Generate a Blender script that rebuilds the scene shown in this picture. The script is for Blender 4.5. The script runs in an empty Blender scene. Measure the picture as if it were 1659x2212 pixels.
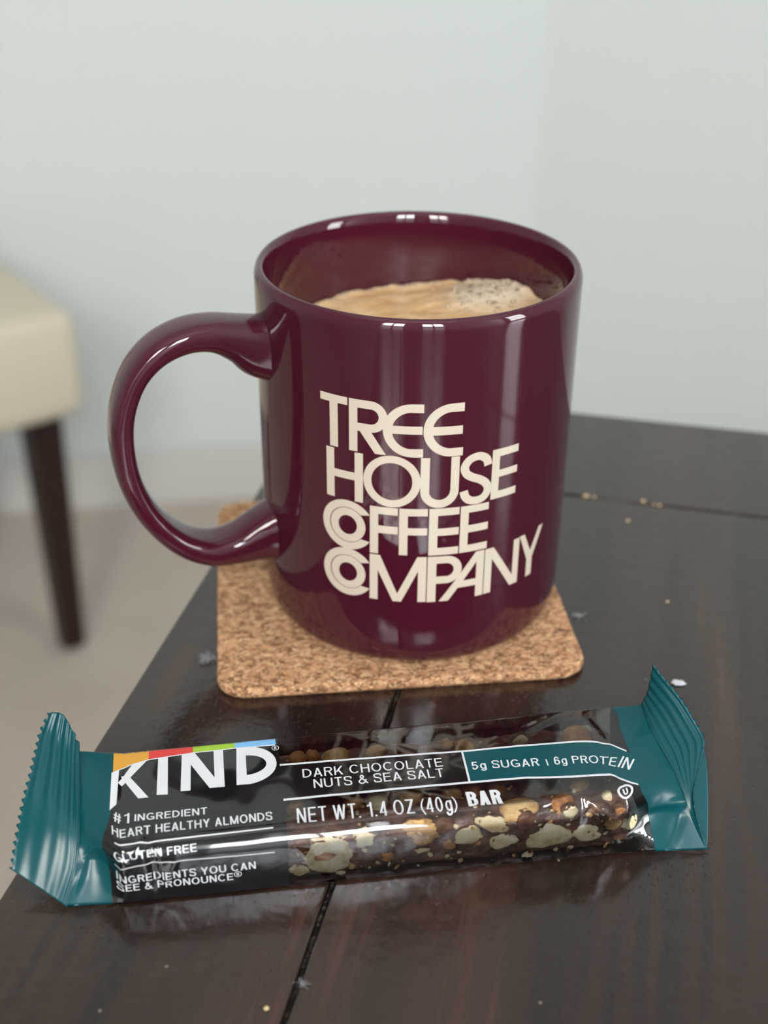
import bpy, bmesh, math, random
from mathutils import Vector, Matrix, noise

random.seed(7)
scene = bpy.context.scene
COL = scene.collection
TZ = 0.745                      # height of the table top above the floor (m)
MM = 0.001

# ------------------------------------------------------------------ camera
cam_data = bpy.data.cameras.new('camera')
cam = bpy.data.objects.new('camera', cam_data)
COL.objects.link(cam)
F_PX, PITCH, ROLL, CAM_H = 2752.65, 0.5330, 0.00913, 0.20657
cam_data.sensor_fit = 'HORIZONTAL'
cam_data.sensor_width = 36.0
cam_data.lens = F_PX / 1659.0 * 36.0
cam_data.clip_start = 0.01
cam_data.clip_end = 50
cam_data.dof.use_dof = True
cam_data.dof.focus_distance = 0.286
cam_data.dof.aperture_fstop = cam_data.lens / 4.5
_fw = Vector((0, math.cos(PITCH), -math.sin(PITCH)))
_up = Vector((0, math.sin(PITCH), math.cos(PITCH)))
_rt = Vector((1, 0, 0))
rt = math.cos(ROLL) * _rt + math.sin(ROLL) * _up
up = -math.sin(ROLL) * _rt + math.cos(ROLL) * _up
M = Matrix.Identity(4)
for i in range(3):
    M[i][0], M[i][1], M[i][2] = rt[i], up[i], -_fw[i]
M[2][3] = TZ + CAM_H
cam.matrix_world = M
scene.camera = cam

# ------------------------------------------------------------------ light and exposure
scene.view_settings.view_transform = 'Standard'
scene.view_settings.look = 'None'
scene.view_settings.gamma = 1.0
scene.view_settings.use_curve_mapping = False
scene.view_settings.exposure = 0.22
scene.cycles.max_bounces = 12
scene.cycles.transparent_max_bounces = 16
scene.cycles.caustics_reflective = False
scene.cycles.caustics_refractive = False

world = bpy.data.worlds.new('world')
scene.world = world
world.use_nodes = True
wn = world.node_tree
wn.nodes.clear()
w_out = wn.nodes.new('ShaderNodeOutputWorld')
w_bg = wn.nodes.new('ShaderNodeBackground')
w_tc = wn.nodes.new('ShaderNodeTexCoord')
w_sep = wn.nodes.new('ShaderNodeSeparateXYZ')
w_ramp = wn.nodes.new('ShaderNodeValToRGB')
w_map = wn.nodes.new('ShaderNodeMapRange')
w_map.inputs[1].default_value, w_map.inputs[2].default_value = -1, 1
e = w_ramp.color_ramp.elements
e[0].position, e[0].color = 0.46, (0.30, 0.29, 0.27, 1)
e[1].position, e[1].color = 0.52, (0.90, 0.95, 1.0, 1)
wn.links.new(w_tc.outputs['Generated'], w_sep.inputs[0])
wn.links.new(w_sep.outputs['Z'], w_map.inputs[0])
wn.links.new(w_map.outputs[0], w_ramp.inputs[0])
wn.links.new(w_ramp.outputs[0], w_bg.inputs[0])
wn.links.new(w_bg.outputs[0], w_out.inputs[0])
w_bg.inputs[1].default_value = 2.2

def area_light(name, loc, direction, sx, sy, power, color):
    l = bpy.data.lights.new(name, 'AREA')
    l.shape, l.size, l.size_y, l.energy, l.color = 'RECTANGLE', sx, sy, power, color
    o = bpy.data.objects.new(name, l)
    COL.objects.link(o)
    o.location = loc
    o.rotation_euler = Vector(direction).to_track_quat('-Z', 'Y').to_euler()
    return o

# daylight coming in through the two windows behind the camera and the one on the right
area_light('daylight_front', (0.25, -1.12, TZ + 0.98), (0, 1, -0.05), 0.42, 0.62, 26, (0.90, 0.95, 1.0))
area_light('daylight_front', (-0.42, -1.12, TZ + 0.98), (0, 1, -0.05), 0.46, 0.62, 25, (1.0, 0.96, 0.90))
area_light('daylight_right', (2.27, -0.60, TZ + 0.75), (-1, 0.25, -0.05), 0.58, 1.2, 27, (0.95, 0.98, 1.0))

# ------------------------------------------------------------------ material helpers
def mat(name, color=(0.5, 0.5, 0.5), rough=0.5, spec=0.5, coat=0.0, coat_rough=0.05):
    m = bpy.data.materials.new(name)
    m.use_nodes = True
    b = m.node_tree.nodes['Principled BSDF']
    b.inputs['Base Color'].default_value = (*color, 1)
    b.inputs['Roughness'].default_value = rough
    b.inputs['Specular IOR Level'].default_value = spec
    b.inputs['Coat Weight'].default_value = coat
    b.inputs['Coat Roughness'].default_value = coat_rough
    return m

def nd(m, kind, **kw):
    n = m.node_tree.nodes.new(kind)
    for k, v in kw.items():
        if k in n.inputs: n.inputs[k].default_value = v
        else: setattr(n, k, v)
    return n

def ln(m, a, b): m.node_tree.links.new(a, b)
def bsdf(m): return m.node_tree.nodes['Principled BSDF']

def coords(m, scale=(1, 1, 1), rot=(0, 0, 0)):
    tc = nd(m, 'ShaderNodeTexCoord'); mp = nd(m, 'ShaderNodeMapping')
    mp.inputs['Scale'].default_value = scale
    mp.inputs['Rotation'].default_value = rot
    ln(m, tc.outputs['Object'], mp.inputs['Vector'])
    return mp.outputs['Vector']

def noise_tex(m, vec, scale, detail=4, rough=0.5):
    n = nd(m, 'ShaderNodeTexNoise', Scale=scale, Detail=detail, Roughness=rough)
    ln(m, vec, n.inputs['Vector'])
    return n

def ramp(m, fac, stops):
    r = nd(m, 'ShaderNodeValToRGB')
    el = r.color_ramp.elements
    while len(el) < len(stops): el.new(0.5)
    for q, (p, c) in zip(el, stops):
        q.position = p
        q.color = (*c, 1) if len(c) == 3 else c
    ln(m, fac, r.inputs[0])
    return r.outputs[0]

def bump(m, height, strength, dist):
    b = nd(m, 'ShaderNodeBump', Strength=strength, Distance=dist)
    ln(m, height, b.inputs['Height'])
    ln(m, b.outputs[0], bsdf(m).inputs['Normal'])
    return b

# ------------------------------------------------------------------ mesh helpers
def link(name, me, parent=None, m=None, smooth=False):
    o = bpy.data.objects.new(name, me)
    COL.objects.link(o)
    if parent: o.parent = parent
    for q in (m if isinstance(m, (list, tuple)) else [m] if m else []): me.materials.append(q)
    if smooth: me.polygons.foreach_set('use_smooth', [True] * len(me.polygons))
    return o

def pymesh(name, verts, faces, parent=None, m=None, smooth=False):
    me = bpy.data.meshes.new(name)
    me.from_pydata([tuple(v) for v in verts], [], faces)
    me.update()
    return link(name, me, parent, m, smooth)

def bmobj(name, bm, parent=None, m=None, smooth=False):
    me = bpy.data.meshes.new(name)
    bm.to_mesh(me); bm.free()
    return link(name, me, parent, m, smooth)

def empty(name, loc=(0, 0, 0), rotz=0.0):
    o = bpy.data.objects.new(name, None)
    COL.objects.link(o)
    o.location = loc; o.rotation_euler = (0, 0, rotz)
    o.empty_display_size = 0.05
    return o

def tag(o, label, cat, group=None):
    o['label'] = label; o['category'] = cat
    if group: o['group'] = group
    return o

def structure(o):
    o['kind'] = 'structure'
    return o

def prism(bm, poly, z0, z1):
    """extrude a ground polygon from z0 to z1"""
    a = [bm.verts.new((x, y, z0)) for x, y in poly]
    b = [bm.verts.new((x, y, z1)) for x, y in poly]
    n = len(poly)
    bm.faces.new(a[::-1]); bm.faces.new(b)
    for i in range(n): bm.faces.new((a[i], a[(i + 1) % n], b[(i + 1) % n], b[i]))
    bmesh.ops.recalc_face_normals(bm, faces=bm.faces)

def box(x0, x1, y0, y1, z0, z1, bev=0.0, seg=2):
    bm = bmesh.new()
    prism(bm, [(x0, y0), (x1, y0), (x1, y1), (x0, y1)], z0, z1)
    if bev: bmesh.ops.bevel(bm, geom=bm.edges[:], offset=bev, segments=seg, affect='EDGES', profile=0.5)
    return bm

def bar_between(p, q, w0, z0, z1, shift=0.0):
    """upright slab along the ground line p-q, w0 thick on its left side"""
    p, q = Vector(p), Vector(q)
    d = (q - p).normalized(); n = Vector((-d.y, d.x))
    a, b = p + n * shift, q + n * shift
    bm = bmesh.new()
    prism(bm, [tuple(a), tuple(b), tuple(b + n * w0), tuple(a + n * w0)], z0, z1)
    return bm

def lathe(profile, seg, name, parent, m):
    verts, faces = [], []
    for r, z in profile:
        for k in range(seg):
            t = 2 * math.pi * k / seg
            verts.append((r * math.cos(t), r * math.sin(t), z))
    for i in range(len(profile) - 1):
        for k in range(seg):
            k2 = (k + 1) % seg
            faces.append((i * seg + k, i * seg + k2, (i + 1) * seg + k2, (i + 1) * seg + k))
    faces.append(tuple(range(seg))[::-1])
    faces.append(tuple((len(profile) - 1) * seg + k for k in range(seg)))
    return pymesh(name, verts, faces, parent, m, True)

def catmull(pts, per=8):
    out = []
    n = len(pts)
    for i in range(n - 1):
        p0, p1, p2, p3 = pts[max(0, i - 1)], pts[i], pts[i + 1], pts[min(n - 1, i + 2)]
        for k in range(per):
            t = k / per
            out.append(tuple(0.5 * (2 * b + (c - a) * t + (2 * a - 5 * b + 4 * c - d) * t * t + (3 * b - a - 3 * c + d) * t ** 3)
                             for a, b, c, d in zip(p0, p1, p2, p3)))
    out.append(tuple(pts[-1]))
    return out

# ------------------------------------------------------------------ flat print: lettering built from quads, then laid on a surface
def q4(a, b, c, d): return (a, b, c, d)
def rect(x0, x1, y0, y1): return ((x0, y0), (x1, y0), (x1, y1), (x0, y1))

def arc(cx, cy, rx, ry, ix, iy, a0, a1, n=20, b0=None, b1=None):
    """ring sector, outer radii rx ry, inner ix iy; b0 b1 are the inner end angles when the ends are cut askew"""
    b0 = a0 if b0 is None else b0; b1 = a1 if b1 is None else b1
    out = []
    for k in range(n):
        s, t = k / n, (k + 1) / n
        p = [math.radians(a0 + (a1 - a0) * v) for v in (s, t)]
        q = [math.radians(b0 + (b1 - b0) * v) for v in (s, t)]
        out.append(((cx + rx * math.cos(p[0]), cy + ry * math.sin(p[0])), (cx + rx * math.cos(p[1]), cy + ry * math.sin(p[1])),
                    (cx + ix * math.cos(q[1]), cy + iy * math.sin(q[1])), (cx + ix * math.cos(q[0]), cy + iy * math.sin(q[0]))))
    return out

def stroke(pts, w, per=6):
    """a pen line of width w through the points"""
    p = catmull(pts, per) if per > 1 else pts
    L, R = [], []
    for i in range(len(p)):
        a, b = p[max(0, i - 1)], p[min(len(p) - 1, i + 1)]
        dx, dy = b[0] - a[0], b[1] - a[1]
        l = math.hypot(dx, dy) or 1
        L.append((p[i][0] - dy / l * w / 2, p[i][1] + dx / l * w / 2))
        R.append((p[i][0] + dy / l * w / 2, p[i][1] - dx / l * w / 2))
    return [(L[i], L[i + 1], R[i + 1], R[i]) for i in range(len(p) - 1)]

def diag(x0, y0, x1, y1, w):
    """slanted stem with level ends, w wide measured level"""
    return ((x0, y0), (x0 + w, y0), (x1 + w, y1), (x1, y1))

def glyph(ch, t, k=1.0):
    """quads of a grotesque sans capital of height 1 (stem t, width factor k) -> (quads, width)"""
    u = 0.88 * t                                     # level strokes are a little thinner
    def W(w): return w * k
    if ch == ' ': return [], W(0.30)
    if ch == 'I': return [rect(0, t, 0, 1)], t
    if ch == '|': return [rect(0, t * 0.6, 0.0, 0.82)], t * 0.6
    if ch == '.': return [rect(0, t, 0, t)], t
    if ch in 'EFLH':
        w = W({'E': .60, 'F': .55, 'L': .53, 'H': .68}[ch]); o = [rect(0, t, 0, 1)]
        if ch in 'EF': o += [rect(0, w, 1 - u, 1), rect(0, w * .93, .53 - u / 2, .53 + u / 2)]
        if ch in 'EL': o += [rect(0, w, 0, u)]
        if ch == 'H': o += [rect(w - t, w, 0, 1), rect(0, w, .52 - u / 2, .52 + u / 2)]
        return o, w
    if ch == 'T': w = W(.60); return [rect(0, w, 1 - u, 1), rect(w / 2 - t / 2, w / 2 + t / 2, 0, 1)], w
    if ch in 'OCGQ':
        w = W(.78); rx = w / 2
        if ch == 'O': return arc(rx, .5, rx, .515, rx - t, .515 - u, 0, 360, 28), w
        o = arc(rx, .5, rx, .515, rx - t, .515 - u, 42, 318, 26)
        if ch == 'G': o += [rect(w - t * 1.0, w - .02, .06, .5), rect(rx * 1.02, w - .02, .5 - u, .5)]
        return o, w - (.0 if ch == 'G' else .04)
    if ch == 'D':
        w = W(.70); r = min(.5, w * .66)
        return [rect(0, t, 0, 1), rect(0, w - r, 1 - u, 1), rect(0, w - r, 0, u)] + arc(w - r, .5, r, .5, r - t, .5 - u, -90, 90), w
    if ch in 'PRB':
        w = W(.64); h = .27; r = min(h, w * .5); cy = 1 - h
        o = [rect(0, t, 0, 1), rect(0, w - r, 1 - u, 1), rect(0, w - r, 1 - 2 * h, 1 - 2 * h + u)]
        o += arc(w - r - (.02 if ch == 'B' else 0), cy, r, h, r - t, h - u, -90, 90, 14)
        if ch == 'R': o += [diag(w * .45, 1 - 2 * h + u * .5, w - t * 1.05, 0, t * 1.12)]
        if ch == 'B':
            h2 = (1 - 2 * h + u) / 2
            o += [rect(0, w - r, 0, u)] + arc(w - r, h2, r + .01, h2, r + .01 - t, h2 - u, -90, 90, 14)
        return o, w
    if ch == 'U':
        w = W(.68); r = w / 2
        return [rect(0, t, r * .9, 1), rect(w - t, w, r * .9, 1)] + arc(r, r * .9, r, r * .9 + .015, r - t, r * .9 + .015 - u, 180, 360, 18), w
    if ch == 'S':
        w = W(.62); a, b = t / 2, u / 2
        p = [(w - a, .73), (w * .88, .90), (w * .5, 1.01 - b), (w * .14, .90), (a, .74), (w * .2, .59), (w * .5, .52), (w * .8, .44),
             (w - a, .28), (w * .86, .09), (w * .5, b - .01), (w * .12, .10), (a * .9, .30)]
        return stroke(p, (t + u) / 2 * .97, 5), w
    if ch == 'A':
        w = W(.68); m = w / 2; d = t * 1.08
        return [diag(0, 0, m - d / 2, 1, d), diag(w - d, 0, m - d / 2, 1, d), rect(w * .2, w * .8, .24, .24 + u)], w
    if ch == 'N': w = W(.68); return [rect(0, t, 0, 1), rect(w - t, w, 0, 1), diag(0, 1, w - t * 1.15, 0, t * 1.15)], w
    if ch == 'M':
        w = W(.82); d = t * 1.05; m = w / 2
        return [rect(0, t, 0, 1), rect(w - t, w, 0, 1), diag(0, 1, m - d / 2, 0, d), diag(w - d, 1, m - d / 2, 0, d)], w
    if ch == 'W':
        w = W(.95); d = t * 1.02; a, b, c = w * .27 - d / 2, w * .5 - d / 2, w * .73 - d / 2
        return [diag(0, 1, a, 0, d), diag(b, 1, a, 0, d), diag(b, 1, c, 0, d), diag(w - d, 1, c, 0, d)], w
    if ch == 'Y':
        w = W(.68); d = t * 1.12; m = w / 2
        return [diag(0, 1, m - d / 2, .42, d), diag(w - d, 1, m - d / 2, .42, d), rect(m - t / 2, m + t / 2, 0, .44)], w
    if ch == 'K':
        w = W(.68); d = t * 1.2
        return [rect(0, t, 0, 1), diag(t * .8, .34, w - d, 1, d), diag(w * .34, .58, w - d, 0, d)], w
    if ch == 'Z': w = W(.62); return [rect(0, w, 1 - u, 1), rect(0, w, 0, u), diag(0, u * .9, w - t * 1.3, 1 - u * .9, t * 1.3)], w
    if ch == '1': w = W(.36); return [rect(w - t, w, 0, 1), ((0, .72), (w - t, .78), (w - t, .78 + u * .9), (0, .72 + u))], w
    if ch == '4': w = W(.56); return [rect(w * .62, w * .62 + t, 0, 1), rect(0, w, .22, .22 + u), diag(0, .26, w * .62 - t * .1, 1, t * 1.1)], w
    if ch == '0': w = W(.56); return arc(w / 2, .5, w / 2, .51, w / 2 - t, .51 - u, 0, 360, 24), w
    if ch == '5':
        w = W(.56); r = w / 2
        p = [(t * .5, .26), (w * .25, .06), (w * .55, .03 + u / 3), (w - t / 2, .33), (w * .55, .60), (t * .9, .50)]
        return [rect(w * .14, w * .92, 1 - u, 1), diag(w * .04, .46, w * .14, 1, t)] + stroke(p, (t + u) / 2, 6), w
    if ch == '6':
        w = W(.56); r = w / 2
        p = [(w - t * .6, .76), (w * .56, .965), (w * .22, .82), (t / 2, .42)]
        return arc(r, .32, r, .335, r - t, .335 - u, 0, 360, 22) + stroke(p, (t + u) / 2, 6), w
    if ch == 'g':
        w = W(.52); r = w / 2
        return arc(r, .36, r, .37, r - t, .37 - u, 0, 360, 20) + [rect(w - t, w, -.05, .73)] + arc(r, -.02, r, .23, r - t, .23 - u, 190, 360, 14), w
    if ch == '(': w = W(.22); return arc(w + .42, .42, w + .42, .72, w + .42 - t * .8, .72 - t * .2, 132, 228, 12), w
    if ch == ')': w = W(.22); return arc(-.42, .42, w + .42, .72, w + .42 - t * .8, .72 - t * .2, -48, 48, 12), w
    if ch == '#':
        w = W(.55); d = t * .7
        return [diag(w * .12, 0, w * .28, 1, d), diag(w * .55, 0, w * .71, 1, d), rect(0, w * .95, .30, .30 + d), rect(w * .05, w, .62, .62 + d)], w
    if ch == '&':
        w = W(.72); a = (t + u) / 2 * .95
        p = [(w, .02), (w * .62, .42), (w * .28, .74), (w * .42, .955), (w * .60, .77), (w * .34, .54), (w * .07, .27), (w * .32, .05), (w * .66, .14), (w * .86, .48)]
        return stroke(p, a, 6), w
    raise ValueError(ch)

def text_quads(body, t, k=1.0, gap=0.13, space=0.30):
    x, out = 0.0, []
    for ch in body:
        if ch == ' ': x += space - gap; x += gap; continue
        q, w = glyph(ch, t, k)
        out += [tuple((px + x, py) for px, py in f) for f in q]
        x += w + (gap if ch not in '.' else gap * 1.2)
    return out, x - gap

def lay(name, quads, place, step, parent, m):
    """subdivide each quad to cells of about `step` and put its points through place(x, y)"""
    verts, faces, seen = [], [], {}
    def vert(x, y):
        key = (round(x, 4), round(y, 4))
        if key not in seen:
            seen[key] = len(verts); verts.append(place(x, y))
        return seen[key]
    for a, b, c, d in quads:
        area = (b[0] - a[0]) * (c[1] - a[1]) - (b[1] - a[1]) * (c[0] - a[0]) + (c[0] - a[0]) * (d[1] - a[1]) - (c[1] - a[1]) * (d[0] - a[0])
        if area < 0: a, b, c, d = a, d, c, b
        nx = max(1, math.ceil(max(math.dist(a, b), math.dist(d, c)) / step))
        ny = max(1, math.ceil(max(math.dist(a, d), math.dist(b, c)) / step))
        def at(i, j):
            s, t = i / nx, j / ny
            return vert(*((a[n] * (1 - s) + b[n] * s) * (1 - t) + (d[n] * (1 - s) + c[n] * s) * t for n in (0, 1)))
        for i in range(nx):
            for j in range(ny):
                f = (at(i, j), at(i + 1, j), at(i + 1, j + 1), at(i, j + 1))
                f = tuple(dict.fromkeys(f))
                if len(f) > 2: faces.append(f)
    return pymesh(name, verts, faces, parent, m, True)

# ================================================================== the room
m_wall = mat('wall_paint', (0.705, 0.748, 0.735), 0.6, 0.2)
bump(m_wall, noise_tex(m_wall, coords(m_wall), 260, 3).outputs[0], 0.08, 0.001)
m_ceiling = mat('ceiling_paint', (0.80, 0.80, 0.78), 0.8, 0.2)
m_trim = mat('trim_paint', (0.66, 0.64, 0.61), 0.35, 0.4)
m_carpet = mat('carpet', (0.4, 0.37, 0.32), 0.95, 0.1)
v = coords(m_carpet)
n1, n2 = noise_tex(m_carpet, v, 7, 5), noise_tex(m_carpet, v, 420, 3)
mx = nd(m_carpet, 'ShaderNodeMath', operation='MULTIPLY_ADD')
ln(m_carpet, n1.outputs[0], mx.inputs[0]); mx.inputs[1].default_value = 0.5
ln(m_carpet, n2.outputs[0], mx.inputs[2])
ln(m_carpet, ramp(m_carpet, mx.outputs[0], [(0.35, (0.43, 0.365, 0.305)), (0.95, (0.60, 0.52, 0.445))]), bsdf(m_carpet).inputs['Base Color'])
bump(m_carpet, n2.outputs[0], 0.5, 0.004)
m_glass = bpy.data.materials.new('window_glass')
m_glass.use_nodes = True
g = m_glass.node_tree; g.nodes.remove(bsdf(m_glass))
gt, gg, gm = (g.nodes.new(k) for k in ('ShaderNodeBsdfTransparent', 'ShaderNodeBsdfGlossy', 'ShaderNodeMixShader'))
gg.inputs['Roughness'].default_value = 0.02
gm.inputs[0].default_value = 0.05
g.links.new(gt.outputs[0], gm.inputs[1]); g.links.new(gg.outputs[0], gm.inputs[2])
g.links.new(gm.outputs[0], g.nodes['Material Output'].inputs[0])

ZC = TZ + 1.75
CORNER = (0.203, 1.72)
PL = (-2.45, 1.72 - 0.136 * 2.653)
PR = (2.15, 1.72 - 0.26 * 1.947)
PF, PG = (2.15, -1.0), (-2.45, -1.0)
TH = 0.12
ring_pts = [CORNER, PL, PG, PF, PR]
bm = bmesh.new(); prism(bm, [(-2.7, -1.3), (2.4, -1.3), (2.4, 1.95), (-2.7, 1.95)], -0.1, 0.0)
structure(bmobj('floor', bm, m=m_carpet))
bm = bmesh.new(); prism(bm, [(-2.7, -1.3), (2.4, -1.3), (2.4, 1.95), (-2.7, 1.95)], ZC, ZC + 0.1)
structure(bmobj('ceiling', bm, m=m_ceiling))
structure(bmobj('wall_back', bar_between(PL, CORNER, TH, 0, ZC), m=m_wall))
structure(bmobj('wall_corner', bar_between(CORNER, PR, TH, 0, ZC), m=m_wall))
structure(bmobj('wall_left', bar_between(PG, PL, TH, 0, ZC), m=m_wall))

def wall_with_openings(name, p, q, spans, z0, z1):
    """wall p-q with openings at the given stretches along it"""
    p, q = Vector(p), Vector(q); d = (q - p).normalized(); L = (q - p).length
    n = Vector((-d.y, d.x)); bm = bmesh.new(); last = 0
    cells = []
    for a, b in spans:
        cells += [(last, a, 0, ZC), (a, b, 0, z0), (a, b, z1, ZC)]; last = b
    for a, b, c, e in cells + [(last, L, 0, ZC)]:
        A, B = p + d * a, p + d * b
        prism(bm, [tuple(A), tuple(B), tuple(B + n * TH), tuple(A + n * TH)], c, e)
    structure(bmobj(name, bm, m=m_wall))

def window(name, p, q, s0, s1, z0, z1, cols, rows):
    p, q = Vector(p), Vector(q); d = (q - p).normalized(); n = Vector((-d.y, d.x))
    A, B = p + d * s0, p + d * s1
    root = structure(empty(name, ((A.x + B.x) / 2, (A.y + B.y) / 2, z0)))
    inv = Matrix.Translation(-Vector(root.location))
    def part(nm, a, b, c, e, w0, w1, mm):
        P, Q = A + d * a, A + d * b; bm = bmesh.new()
        prism(bm, [tuple(P + n * w0), tuple(Q + n * w0), tuple(Q + n * w1), tuple(P + n * w1)], c, e)
        bm.transform(inv); bmobj(nm, bm, root, mm)
    w, f = s1 - s0, 0.05
    part('frame_stile', 0, f, z0, z1, 0.02, 0.09, m_trim); part('frame_stile', w - f, w, z0, z1, 0.02, 0.09, m_trim)
    part('frame_rail', f, w - f, z0, z0 + f, 0.02, 0.09, m_trim); part('frame_rail', f, w - f, z1 - f, z1, 0.02, 0.09, m_trim)
    for k in range(1, cols): part('muntin', k * w / cols - .014, k * w / cols + .014, z0 + f, z1 - f, 0.04, 0.07, m_trim)
    for k in range(1, rows): part('muntin', f, w - f, z0 + k * (z1 - z0) / rows - .012, z0 + k * (z1 - z0) / rows + .012, 0.042, 0.068, m_trim)
    part('pane', f, w - f, z0 + f, z1 - f, 0.054, 0.056, m_glass)

FW = [(1.69, 2.13), (2.33, 2.81)]
wall_with_openings('wall_front', PF, PG, FW, TZ - 0.47, TZ + 1.36)
for k, (a, b) in enumerate(FW): window('window_%d' % (k + 1), PF, PG, a, b, TZ - 0.47, TZ + 1.36, 2, 3)
LR = (Vector(PR) - Vector(PF)).length
wall_with_openings('wall_right', PR, PF, [(LR - 0.72, LR - 0.10)], TZ - 0.2, TZ + 1.4)
window('window_3', PR, PF, LR - 0.72, LR - 0.10, TZ - 0.2, TZ + 1.4, 1, 2)
for nm, p, q in (('baseboard_back', PL, CORNER), ('baseboard_corner', CORNER, PR), ('baseboard_left', PG, PL), ('baseboard_right', PR, PF), ('baseboard_front', PF, PG)):
    bm = bar_between(p, q, 0.014, 0, 0.085, -0.0141)
    tops = [e for e in bm.edges if all(vv.co.z > 0.08 for vv in e.verts)]
    bmesh.ops.bevel(bm, geom=tops, offset=0.006, segments=2, affect='EDGES')
    structure(bmobj(nm, bm, m=m_trim))

# ================================================================== the table
m_table = mat('espresso_wood', (0.02, 0.012, 0.009), 0.19, 0.55, 0.32, 0.12)
v = coords(m_table, (38, 2.6, 38))
n1 = noise_tex(m_table, v, 1.0, 5, 0.55)
n2 = noise_tex(m_table, coords(m_table, (300, 14, 300)), 1.0, 4, 0.6)
mx = nd(m_table, 'ShaderNodeMath', operation='MULTIPLY_ADD'); mx.inputs[1].default_value = 0.35
ln(m_table, n2.outputs[0], mx.inputs[0]); ln(m_table, n1.outputs[0], mx.inputs[2])
grain = ramp(m_table, mx.outputs[0], [(0.40, (0.0085, 0.0048, 0.0038)), (0.60, (0.018, 0.0092, 0.0068)), (0.78, (0.036, 0.0175, 0.0115)), (0.92, (0.075, 0.036, 0.021))])
dv = nd(m_table, 'ShaderNodeTexVoronoi', Scale=170.0)
ln(m_table, coords(m_table), dv.inputs['Vector'])
dm = nd(m_table, 'ShaderNodeMath', operation='LESS_THAN'); dm.inputs[1].default_value = 0.06
ln(m_table, dv.outputs['Distance'], dm.inputs[0])
dn = noise_tex(m_table, coords(m_table), 23, 2)
dg = nd(m_table, 'ShaderNodeMath', operation='GREATER_THAN'); dg.inputs[1].default_value = 0.57
ln(m_table, dn.outputs[0], dg.inputs[0])
dd = nd(m_table, 'ShaderNodeMath', operation='MULTIPLY')
ln(m_table, dm.outputs[0], dd.inputs[0]); ln(m_table, dg.outputs[0], dd.inputs[1])
mixc = nd(m_table, 'ShaderNodeMixRGB'); mixc.inputs[2].default_value = (0.16, 0.13, 0.11, 1)
ln(m_table, dd.outputs[0], mixc.inputs[0]); ln(m_table, grain, mixc.inputs[1])
ln(m_table, mixc.outputs[0], bsdf(m_table).inputs['Base Color'])
pit = nd(m_table, 'ShaderNodeTexNoise', Scale=1.0, Detail=3.0)
ln(m_table, coords(m_table, (1500, 620, 1500)), pit.inputs['Vector'])
pr = ramp(m_table, pit.outputs[0], [(0.30, (0, 0, 0)), (0.38, (1, 1, 1))])
op = noise_tex(m_table, coords(m_table), 210, 2)
hh = nd(m_table, 'ShaderNodeMath', operation='MULTIPLY_ADD'); hh.inputs[1].default_value = 1.4
ln(m_table, op.outputs[0], hh.inputs[0]); ln(m_table, pr, hh.inputs[2])
bump(m_table, hh.outputs[0], 0.3, 0.0004)

TA = math.atan2(0.21649613, 0.97628348)          # table is turned this far clockwise
table = empty('table', (0, 0, TZ), -TA)
tag(table, 'dark espresso-stained plank table with a board across its far end', 'table')
E0, G0, B0, B1 = -0.11955, -0.05218, 0.3670, 0.4286
XR, YN, TT, GAP = 0.93, -0.80, 0.028, 0.0006
xs = [E0, G0, 0.118, 0.285, 0.45, 0.62, 0.79, XR]
def tpart(nm, bm, parent=table, mm=m_table): return bmobj(nm, bm, parent, mm, False)
for a, b in zip(xs, xs[1:]):
    tpart('plank', box(a + GAP, b - GAP, YN, B0 - GAP, -TT, 0, 0.0005, 2))
tpart('end_board', box(E0, XR, B0 + 0.0005, B1, -TT, 0, 0.0005, 2))
m_debris = mat('groove_dirt', (0.035, 0.028, 0.023), 0.9, 0.1)
dn2 = noise_tex(m_debris, coords(m_debris), 900, 2)
ln(m_debris, ramp(m_debris, dn2.outputs[0], [(0.5, (0.008, 0.006, 0.005)), (0.72, (0.06, 0.05, 0.04))]), bsdf(m_debris).inputs['Base Color'])
tpart('groove_fill', box(G0 - 0.0004, G0 + 0.0004, YN, B0 - 0.001, -TT + 0.002, -0.0007), mm=m_debris)
ax0, ax1, ay0, ay1 = E0 + 0.05, XR - 0.05, YN + 0.05, B1 - 0.05
for a in ((ax0, ax1, ay1 - .022, ay1), (ax0, ax1, ay0, ay0 + .022), (ax0, ax0 + .022, ay0 + .022, ay1 - .022), (ax1 - .022, ax1, ay0 + .022, ay1 - .022)):
    tpart('apron', box(*a, -TT - 0.09, -TT, 0.002, 1))
for lx in (ax0 + .055, ax1 - .055):
    for ly in (ay0 + .055, ay1 - .055):
        bm = box(lx - .032, lx + .032, ly - .032, ly + .032, -TZ, -TT, 0.003, 1)
        for q in bm.verts:
            if q.co.z < -0.5: q.co.x += (lx - q.co.x) * .25; q.co.y += (ly - q.co.y) * .25
        tpart('leg', bm)

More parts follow.
